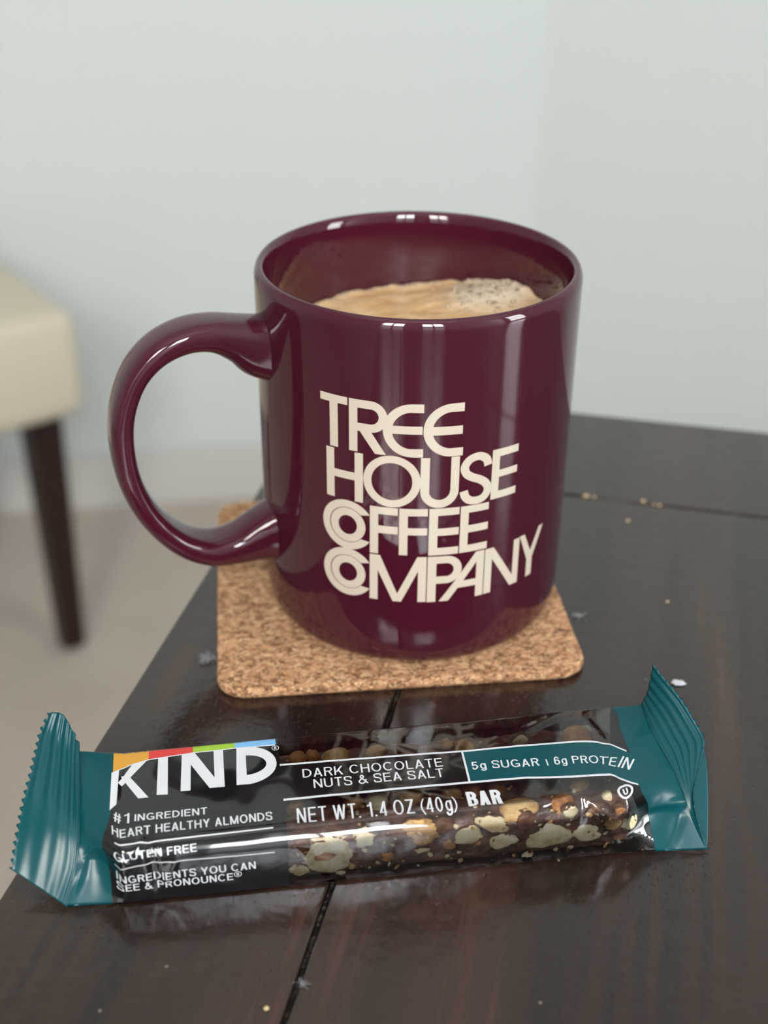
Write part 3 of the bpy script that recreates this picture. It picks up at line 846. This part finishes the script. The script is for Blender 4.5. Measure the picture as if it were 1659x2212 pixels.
lay('banner_border', poly_band(TOPL, shift(TOPL, 0.55), 37.2, 114.2, 80), on_film(0.04), 0.8, window_, m_white)
lay('banner_border', poly_band(shift(BOTL, -0.6), BOTL, 37.2, 113.3, 80), on_film(0.04), 0.8, window_, m_white)
lay('banner_border', [((77.4, 25.3), (77.85, 25.3), (78.1, 35.2), (77.65, 35.2))], on_film(0.045), 0.8, window_, m_white)
bands = [(0.9, 8.5), (8.5, 18.3), (18.3, 27.6), (27.6, 36.8)]
SWEEP = [(0.6, 38.0), (2.6, 40.1), (4.7, 41.4), (8.5, 42.6), (18.3, 43.4), (27.6, 43.65), (36.9, 43.4)]
UPPER = [(0, 48.5), (40, 48.5)]
for (a, b), mm_ in zip(bands, m_band): lay('color_band', poly_band(SWEEP, UPPER, a, b, 12), on_film(0.03), 0.7, label, mm_)
logo = [((0.55, 25.4), (1.95, 28.2), (2.15, 39.5), (0.6, 38.0)), ((2.05, 35.2), (2.9, 34.4), (8.3, 42.5), (5.0, 41.45)), ((2.6, 37.4), (6.5, 30.2), (8.7, 30.2), (4.0, 38.1)),
        ((10.4, 30.7), (12.75, 30.5), (12.75, 42.9), (10.6, 42.75)), ((15.5, 31.05), (17.6, 31.0), (17.8, 43.3), (15.8, 43.2)), ((15.9, 43.2), (18.6, 43.3), (24.4, 31.15), (21.7, 31.2)),
        ((22.85, 31.2), (24.95, 31.15), (24.95, 43.55), (22.85, 43.5)), ((27.5, 31.3), (29.8, 31.2), (29.95, 43.65), (27.95, 43.6))]
logo += arc(29.6, 37.4, 6.95, 6.25, 4.7, 3.3, -90, 90, 26) + poly_band(shift(SWEEP, -0.3), SWEEP, 0.8, 36.6, 40)
lay('logo', logo, on_film(0.05), 0.7, label, m_white)

def line_of_text(body, base, cap, t, parent, k=1.0, gap=0.15, space=0.36, off=0.06):
    """fit the text on the baseline polyline base [(s, u), ...] at capital height cap"""
    q, w = text_quads(body, t, k, gap, space)
    s0, s1 = base[0][0], base[-1][0]; f = (s1 - s0) / w
    def bu(s):
        for (a, b), (c, d) in zip(base, base[1:]):
            if s <= c: return b + (d - b) * (s - a) / (c - a), (d - b) / (c - a)
        return base[-1][1], 0
    def put(x, y):
        s = s0 + x * f; b, sl = bu(s)
        return to_m(film(s - sl * y * cap * 0.9, b + y * cap, off))
    return lay('printed_words', q, put, 0.22, parent, m_white)
line_of_text('#', [(1.5, 22.9), (3.2, 23.0)], 2.8, 0.14, label)
line_of_text('1', [(3.75, 23.1), (4.8, 23.1)], 2.9, 0.14, label)
line_of_text('INGREDIENT', [(5.9, 23.4), (21.0, 23.4)], 2.0, 0.145, label)
line_of_text('HEART HEALTHY ALMONDS', [(1.3, 18.9), (8, 19.5), (34.5, 19.8)], 2.35, 0.145, label)
line_of_text('GLUTEN FREE', [(1.7, 12.3), (6, 13.0), (18.6, 13.4)], 2.0, 0.145, label)
line_of_text('INGREDIENTS YOU CAN', [(1.8, 6.3), (30.4, 6.8)], 2.1, 0.145, label)
line_of_text('SEE & PRONOUNCE', [(1.8, 3.8), (25.6, 4.1)], 2.05, 0.145, label)
ring = [tuple((x * 1.1 + 26.6, y * 1.1 + 5.7) for x, y in f) for f in arc(0, 0, .75, .75, .62, .62, 0, 360, 20)]
rq, rw = glyph('R', .2)
ring += [tuple(((x - rw / 2) * .85 + 26.6, (y - .5) * .85 + 5.7) for x, y in f) for f in rq]
lay('printed_words', ring, on_film(0.06), 0.2, label, m_white)
lay('printed_words', [tuple((x + 36.6 - 26.6, y + 42.2 - 5.7) for x, y in f) for f in ring], on_film(0.06), 0.2, label, m_white)
lay('ruled_line', poly_band([(2, 16.7), (34.5, 17.1)], [(2, 17.05), (34.5, 17.45)], 2.0, 34.5, 30) + poly_band([(1.6, 10.0), (6, 10.9), (11, 11.2), (34.5, 10.75)], [(1.6, 10.25), (6, 11.15), (11, 11.45), (34.5, 11.0)], 1.6, 34.5, 36), on_film(0.06), 0.6, label, m_white)
line_of_text('DARK CHOCOLATE', [(41.9, 31.5), (72.8, 30.8)], 2.75, 0.125, window_)
line_of_text('NUTS & SEA SALT', [(44.0, 27.9), (72.5, 27.5)], 2.75, 0.125, window_)
BL = [(79.0, 28.9), (83.4, 28.8), (94.0, 28.2), (101.6, 27.5), (105.5, 27.0), (108.5, 26.1), (110.5, 25.0), (112.9, 22.6)]
def sub(a, b):
    def at(s):
        for (p, q), (r, w) in zip(BL, BL[1:]):
            if s <= r: return q + (w - q) * (s - p) / (r - p)
        return BL[-1][1]
    return [(a, at(a))] + [p for p in BL if a < p[0] < b] + [(b, at(b))]
line_of_text('5g SUGAR', sub(79.0, 94.0), 2.45, 0.14, window_)
line_of_text('|', [(95.65, 27.9), (95.95, 27.9)], 2.45, 0.14, window_)
line_of_text('6g PROTEIN', sub(97.3, 112.9), 2.45, 0.14, window_)
line_of_text('NET WT. 1.4 OZ (40g)', [(39.6, 17.9), (73.6, 16.95)], 4.5, 0.105, window_, 0.72, 0.13, 0.24)
line_of_text('BAR', [(76.0, 17.75), (83.4, 17.65)], 4.5, 0.2, window_, 0.8, 0.08)
mark = [tuple((x + 110.2, y + 17.3) for x, y in f) for f in arc(0, 0, 1.75, 2.0, 1.25, 1.45, 0, 360, 28)]
uq, uw = glyph('U', .2)
mark += [tuple(((x - uw / 2) * 1.55 + 110.2, (y - .5) * 1.75 + 17.3) for x, y in f) for f in uq]
lay('kosher_mark', mark, on_film(0.06), 0.25, window_, m_white)

# --- the bar inside
m_choc = mat('dark_chocolate', (0.060, 0.022, 0.013), 0.38, 0.45)
cn = noise_tex(m_choc, coords(m_choc), 170, 5, 0.6)
ln(m_choc, ramp(m_choc, cn.outputs[0], [(0.36, (0.05, 0.018, 0.012)), (0.55, (0.125, 0.055, 0.036)), (0.70, (0.25, 0.125, 0.078))]), bsdf(m_choc).inputs['Base Color'])
bump(m_choc, noise_tex(m_choc, coords(m_choc), 420, 4).outputs[0], 0.6, 0.0008)
bm = bmesh.new()
bmesh.ops.create_cube(bm, size=1.0)
bmesh.ops.subdivide_edges(bm, edges=bm.edges[:], cuts=1, use_grid_fill=True)
bmesh.ops.subdivide_edges(bm, edges=[e for e in bm.edges if abs((e.verts[0].co - e.verts[1].co).x) > .1], cuts=70, use_grid_fill=True)
bmesh.ops.subdivide_edges(bm, edges=[e for e in bm.edges if abs((e.verts[0].co - e.verts[1].co).x) < 1e-6], cuts=9, use_grid_fill=True)
S0, S1, N0, N1, Z0, Z1 = 5.0, 112.5, 1.5, 29.0, 0.5, 12.3
for q in bm.verts:
    x, y, z = q.co.x * 2, q.co.y * 2, q.co.z * 2
    r = 0.16
    def rnd(a, b, c, lim): return a * (1 - 0.03 * (abs(b) > lim) * (abs(c) > lim) - 0.02 * (abs(b) > lim) - 0.02 * (abs(c) > lim))
    X = S0 + (S1 - S0) * (rnd(x, y, z, .8) + 1) / 2
    Y = N0 + (N1 - N0) * (rnd(y, z, z, .8) + 1) / 2
    Zz = Z0 + (Z1 - Z0) * (rnd(z, y, y, .9) + 1) / 2
    n1 = noise.noise((X * .22, Y * .22, Zz * .22)); n2 = noise.noise((X * .55, Y * .55, Zz * .55 + 7))
    d = 0.5 * n1 + 0.45 * n2 - 0.25
    if abs(y) > .98: Y += math.copysign(d, y)
    if z > .98: Zz += 1.3 * d
    if abs(x) > .98: X += math.copysign(1.6 * d, x)
    q.co = to_m((X, Y, max(0.35, Zz)))
food = bmobj('food_bar', bm, snack, m_choc, True)
food['label'] = 'dark chocolate bar set with whole and broken nuts'

def nut_mat(name, a, b, c, scale=320):
    m = mat(name, b, 0.55, 0.35)
    n = noise_tex(m, coords(m), scale, 5, 0.65)
    ln(m, ramp(m, n.outputs[0], [(0.30, a), (0.48, b), (0.68, c)]), bsdf(m).inputs['Base Color'])
    bump(m, n.outputs[0], 0.5, 0.0006)
    return m
m_cream = nut_mat('nut_flesh', (0.58, 0.40, 0.18), (0.80, 0.67, 0.41), (0.86, 0.79, 0.58))
m_tan = nut_mat('roasted_nut', (0.33, 0.15, 0.05), (0.60, 0.34, 0.125), (0.76, 0.53, 0.26))
m_orange = nut_mat('caramel_nut', (0.17, 0.055, 0.018), (0.42, 0.16, 0.045), (0.60, 0.31, 0.11))
m_brown = nut_mat('nut_skin', (0.055, 0.020, 0.011), (0.13, 0.048, 0.022), (0.24, 0.11, 0.055))
ico = bmesh.new(); bmesh.ops.create_icosphere(ico, subdivisions=3, radius=1.0)
IV = [tuple(q.co) for q in ico.verts]; IFc = [tuple(w.index for w in f.verts) for f in ico.faces]; ico.free()
def nut(c, r, tilt, m, flat=None, seed=0, jag=0.2):
    """an irregular nut at c (s, n, z mm), radii r, tilted in its own plane; flat = (axis, value) cuts it there"""
    verts = []
    R = Matrix.Rotation(tilt, 3, 'Y') if flat and flat[0] == 1 else Matrix.Rotation(tilt, 3, 'Z')
    for p in IV:
        k = 1 + jag * noise.noise((p[0] * 1.3 + seed * 3.1, p[1] * 1.3, p[2] * 1.3 + seed)) + 0.5 * jag * noise.noise((p[0] * 3.4, p[1] * 3.4 + seed, p[2] * 3.4))
        q = R @ Vector((p[0] * r[0] * k, p[1] * r[1] * k, p[2] * r[2] * k)) + Vector(c)
        if flat:
            ax, val = flat
            j = 0.14 * noise.noise((q.x * 0.9, q.z * 0.9, q.y * 0.9 + seed))
            if ax == 1 and q.y < val: q.y = val + j
            if ax == 2 and q.z > val: q.z = val + j
        q.y = max(q.y, 0.35); q.z = min(max(q.z, 0.5), height(q.x) - 0.35)
        verts.append(to_m(q))
    mats = m if isinstance(m, tuple) else (m,)
    o = pymesh('nut', verts, IFc, food, mats, True)
    if len(mats) > 1 and flat:                                     # cut face and skin
        for f in o.data.polygons:
            f.material_index = 0 if (f.normal.y < -0.55 if flat[0] == 1 else f.normal.z > 0.55) else 1
    return o
CB, TB, OB = (m_cream, m_brown), (m_tan, m_brown), (m_orange, m_brown)
front = [(45.5, 7.2, 5.9, 4.5, CB, .05), (39.5, 3.4, 2.3, 1.4, CB, .1), (53.6, 10.5, 2.5, 2.2, CB, 1.2), (66, 9.6, 4.0, 2.4, TB, 0), (65.6, 12.6, 3.8, 1.7, TB, .1), (75.6, 8.4, 2.7, 2.5, CB, -.6), (81.3, 10.8, 3.9, 2.1, CB, .35),
         (83.4, 6.0, 3.1, 2.4, CB, .3), (93.6, 6.1, 5.6, 3.3, CB, -.1), (102, 6.0, 3.3, 2.3, CB, .1), (107.8, 7.8, 2.1, 1.6, TB, 0), (97.9, 12.6, 1.5, 1.8, CB, .6), (111.4, 7.8, 1.8, 2.0, CB, .4), (48.4, 1.8, 1.1, .8, CB, 0),
         (65.9, 6.0, 1.7, .8, CB, -.2), (58.3, 4.8, 1.6, 1.2, OB, 0), (71.8, 6.6, 1.4, 1.4, OB, 0), (98.7, 2.5, .8, .7, CB, 0), (89.5, 1.3, 1.1, .6, CB, 0), (109, 11.6, 1.3, 1.0, OB, 0), (60.5, 10.2, 3.0, 2.4, m_brown, .3), (51.5, 4.6, 1.5, 1.3, m_brown, 0),
         (70.5, 11.6, 2.2, 1.9, m_brown, 0), (88.0, 10.8, 2.0, 2.4, m_brown, 0), (104.5, 11.6, 2.4, 2.0, m_brown, .3), (78.2, 4.6, 1.6, 1.3, m_brown, 0), (40.3, 9.6, 2.2, 2.6, m_brown, 0), (87.6, 4.6, 1.3, 1.2, m_brown, 0)]
for i, (s, z, a, b, mm_, t) in enumerate(front): nut((s, 1.9, z), (a * 1.1, 1.6, b * 1.08), t, mm_, (1, 0.75), i + 1, 0.34)
upper = [(87.3, 4.2, 4.8, 2.8, m_tan, .25), (97.2, 4.6, 3.0, 2.4, m_orange, .4), (107.2, 5.0, 1.3, 1.1, m_cream, 0), (41.5, 26.4, 2.1, 2.0, m_orange, 0), (44.9, 26.8, 1.6, 1.8, m_orange, 0), (50.2, 26.0, 3.2, 2.4, m_tan, .2), (59.4, 26.4, 2.5, 1.7, m_tan, .3),
         (75.6, 26.6, 1.5, 1.6, m_orange, 0), (79.4, 25.6, 2.4, 2.0, m_tan, 0), (39.9, 11.0, 2.5, 2.2, m_tan, .3), (52.3, 10.8, 2.2, 2.0, m_tan, 0), (57.4, 10.7, 2.4, 2.6, m_cream, .6), (64.8, 11.0, 3.2, 2.3, m_tan, 0), (74, 10.8, 2.3, 1.9, m_tan, 0),
         (78.3, 11.2, 2.0, 2.2, m_orange, 0), (84, 11.0, 2.2, 2.2, m_orange, 0), (106.3, 25.4, 4.2, 3.4, m_orange, .2), (110.6, 24.0, 2.2, 3.0, m_brown, 0), (102.2, 10.0, 2.6, 2.2, m_tan, .3), (92.8, 25.6, 2.0, 1.0, m_cream, .2), (108.8, 27.4, 1.4, .8, m_cream, -.3),
         (46.5, 8.0, 2.8, 2.2, m_brown, .4), (69.5, 7.5, 2.8, 2.4, m_brown, 0), (92.0, 9.5, 3.0, 2.6, m_brown, .2), (107.5, 12.5, 2.8, 2.6, m_brown, 0), (66.8, 25.6, 3.2, 2.2, m_brown, 0), (86.0, 25.4, 3.4, 2.2, m_brown, .2), (98.6, 25.8, 2.8, 2.2, m_brown, 0)]
for i, (s, n, a, b, mm_, t) in enumerate(upper): nut((s, n, 11.6), (a, b, 2.3 if n < 20 else 2.0), t, mm_, None, i + 60)

nut((44.9, 0.9, 6.9), (2.7, 0.5, 1.1), -0.1, m_orange, (1, 0.55), 140, 0.4)
rnd_ = random.Random(5)
for nm, mm_, cnt in (('nut_crumbs', m_cream, 70), ('chocolate_crumbs', m_choc, 60), ('nut_crumbs', m_tan, 70)):
    bm = bmesh.new()
    for i in range(cnt):
        s = rnd_.uniform(38.5, 111); r = rnd_.uniform(0.22, 0.75)
        if rnd_.random() < 0.55: n, z = 0.95, rnd_.uniform(1.0, 12.0)
        else: n, z = rnd_.uniform(2.0, 27.5), 12.3
        q = bmesh.ops.create_icosphere(bm, subdivisions=1, radius=1.0)['verts']
        k = (rnd_.uniform(.7, 1.5), rnd_.uniform(.6, 1.0), rnd_.uniform(.5, 1.1)); a = rnd_.uniform(0, 3)
        for w in q:
            x, y, zz = w.co.x * k[0] * rnd_.uniform(.75, 1.2), w.co.y * k[1], w.co.z * k[2] * rnd_.uniform(.75, 1.2)
            if n < 1: x, zz = x * math.cos(a) - zz * math.sin(a), x * math.sin(a) + zz * math.cos(a)
            else: x, y = x * math.cos(a) - y * math.sin(a), x * math.sin(a) + y * math.cos(a)
            w.co = to_m((s + x * r, max(.4, n + y * r * .6), min(14.2, max(.5, z + zz * r))))
    bmobj(nm, bm, food, mm_)['kind'] = 'stuff'

# ================================================================== the chair
m_linen = mat('cream_linen', (0.60, 0.53, 0.42), 0.85, 0.2)
wv = nd(m_linen, 'ShaderNodeTexNoise', Scale=600.0, Detail=2.0); ln(m_linen, coords(m_linen), wv.inputs['Vector'])
bump(m_linen, wv.outputs[0], 0.3, 0.001)
m_leg = mat('dark_wood', (0.020, 0.0065, 0.006), 0.35, 0.4)
chair = empty('chair', (-0.318, 1.238, 0), math.radians(217))
tag(chair, 'cream upholstered chair with dark wooden legs beside the wall behind the table', 'chair')
SW, SD, SZ0, SZ1 = 0.44, -0.40, TZ - 0.405, TZ - 0.285
bm = box(0, SW, SD, 0, SZ0, SZ1, 0.018, 3); bmobj('seat', bm, chair, m_linen, True)
bm = box(SW - 0.075, SW, SD, 0, SZ1 - 0.01, SZ1 + 0.46, 0.018, 3)
for q in bm.verts:
    if q.co.z > SZ1: q.co.x += (q.co.z - SZ1) * 0.14
bmobj('backrest', bm, chair, m_linen, True)
for x, y in ((0.028, -0.078), (0.028, SD + 0.025), (SW - 0.035, -0.04), (SW - 0.035, SD + 0.035)):
    bm = box(x - .020, x + .020, y - .020, y + .020, 0.0, SZ0 + 0.004, 0.003, 1)
    for q in bm.verts:
        k = 0.68 + 0.32 * q.co.z / SZ0
        q.co.x = x + (q.co.x - x) * k; q.co.y = y + (q.co.y - y) * k
    bmobj('leg', bm, chair, m_leg)

# ================================================================== crumbs and lint on the table
m_crumb = mat('crumb', (0.62, 0.46, 0.28), 0.8, 0.2)
m_lint = mat('grey_lint', (0.38, 0.38, 0.41), 0.9, 0.1)
def crumb(name, x, y, r, label, m=m_crumb, cat='crumb', flat=0.6, sx=1.0):
    verts = []
    for p in IV[:]:
        k = 1 + 0.35 * noise.noise((p[0] * 1.7 + x * 900, p[1] * 1.7 + y * 900, p[2] * 1.7))
        verts.append((p[0] * r * k * sx, p[1] * r * k, max(-0.55, p[2]) * r * k * flat))
    zmin = min(q[2] for q in verts)
    o = pymesh(name, [(a, b, c - zmin) for a, b, c in verts], IFc, m=m, smooth=False)
    o.location = (x, y, TZ + 0.0001)
    return tag(o, label, cat, 'crumbs on the table')
crumb('crumb', 0.0659, 0.3611, 0.0007, 'tan oval crumb in the far board seam, nearest the mug', sx=1.5)
crumb('crumb', 0.0684, 0.3605, 0.0005, 'tan round crumb in the far board seam, second from the mug')
crumb('crumb', 0.0840, 0.3581, 0.0006, 'bright tan crumb in the far board seam, third from the mug')
crumb('crumb', 0.0872, 0.3561, 0.0004, 'small pale crumb in the far board seam, fourth from the mug')
crumb('crumb', 0.0889, 0.3556, 0.0005, 'small pale crumb in the far board seam, farthest from the mug')
crumb('crumb', 0.0771, 0.3458, 0.0005, 'lone yellowish crumb on the plank just before the far board seam')
crumb('crumb', 0.0812, 0.3008, 0.0004, 'lone yellowish crumb on the open plank right of the coaster')
crumb('crumb', 0.0771, 0.2635, 0.0011, 'white flat flake behind the right teal fin of the snack bar', m_white, 'crumb', 0.35, 1.6)
crumb('crumb', -0.0217, 0.1620, 0.0005, 'pale crumb on the left plank nearest the camera')
def lint(x, y, r, n, label, seed):
    rnd = random.Random(seed); bm = bmesh.new()
    for i in range(n):
        a = rnd.uniform(0, 6.28); pts = []; px, py = rnd.gauss(0, r * .4), rnd.gauss(0, r * .4); h = rnd.uniform(0.0001, r * .5)
        for k in range(6):
            pts.append(Vector((px, py, max(0.00006, h + rnd.gauss(0, r * .12))))); a += rnd.gauss(0, .8); px += math.cos(a) * r * .35; py += math.sin(a) * r * .35
        prev = None
        for q in pts:
            v_ = [bm.verts.new(q + Vector(o_) * 0.00005) for o_ in ((1, 0, 0), (-.5, .8, 0), (-.3, -.6, .8))]
            if prev:
                for j in range(3): bm.faces.new((prev[j], prev[(j + 1) % 3], v_[(j + 1) % 3], v_[j]))
            prev = v_
    o = bmobj('lint', bm, None, m_lint); o.location = (x, y, TZ + 0.0001)
    return tag(o, label, 'lint')
lint(-0.0468, 0.2722, 0.0016, 70, 'grey tuft of lint beside the left edge of the coaster', 1)
lint(0.0550, 0.2930, 0.0014, 26, 'thin wisp of lint beside the right edge of the coaster', 2)
lint(-0.0150, 0.1678, 0.0009, 16, 'small wisp of lint on the plank seam before the snack bar', 3)
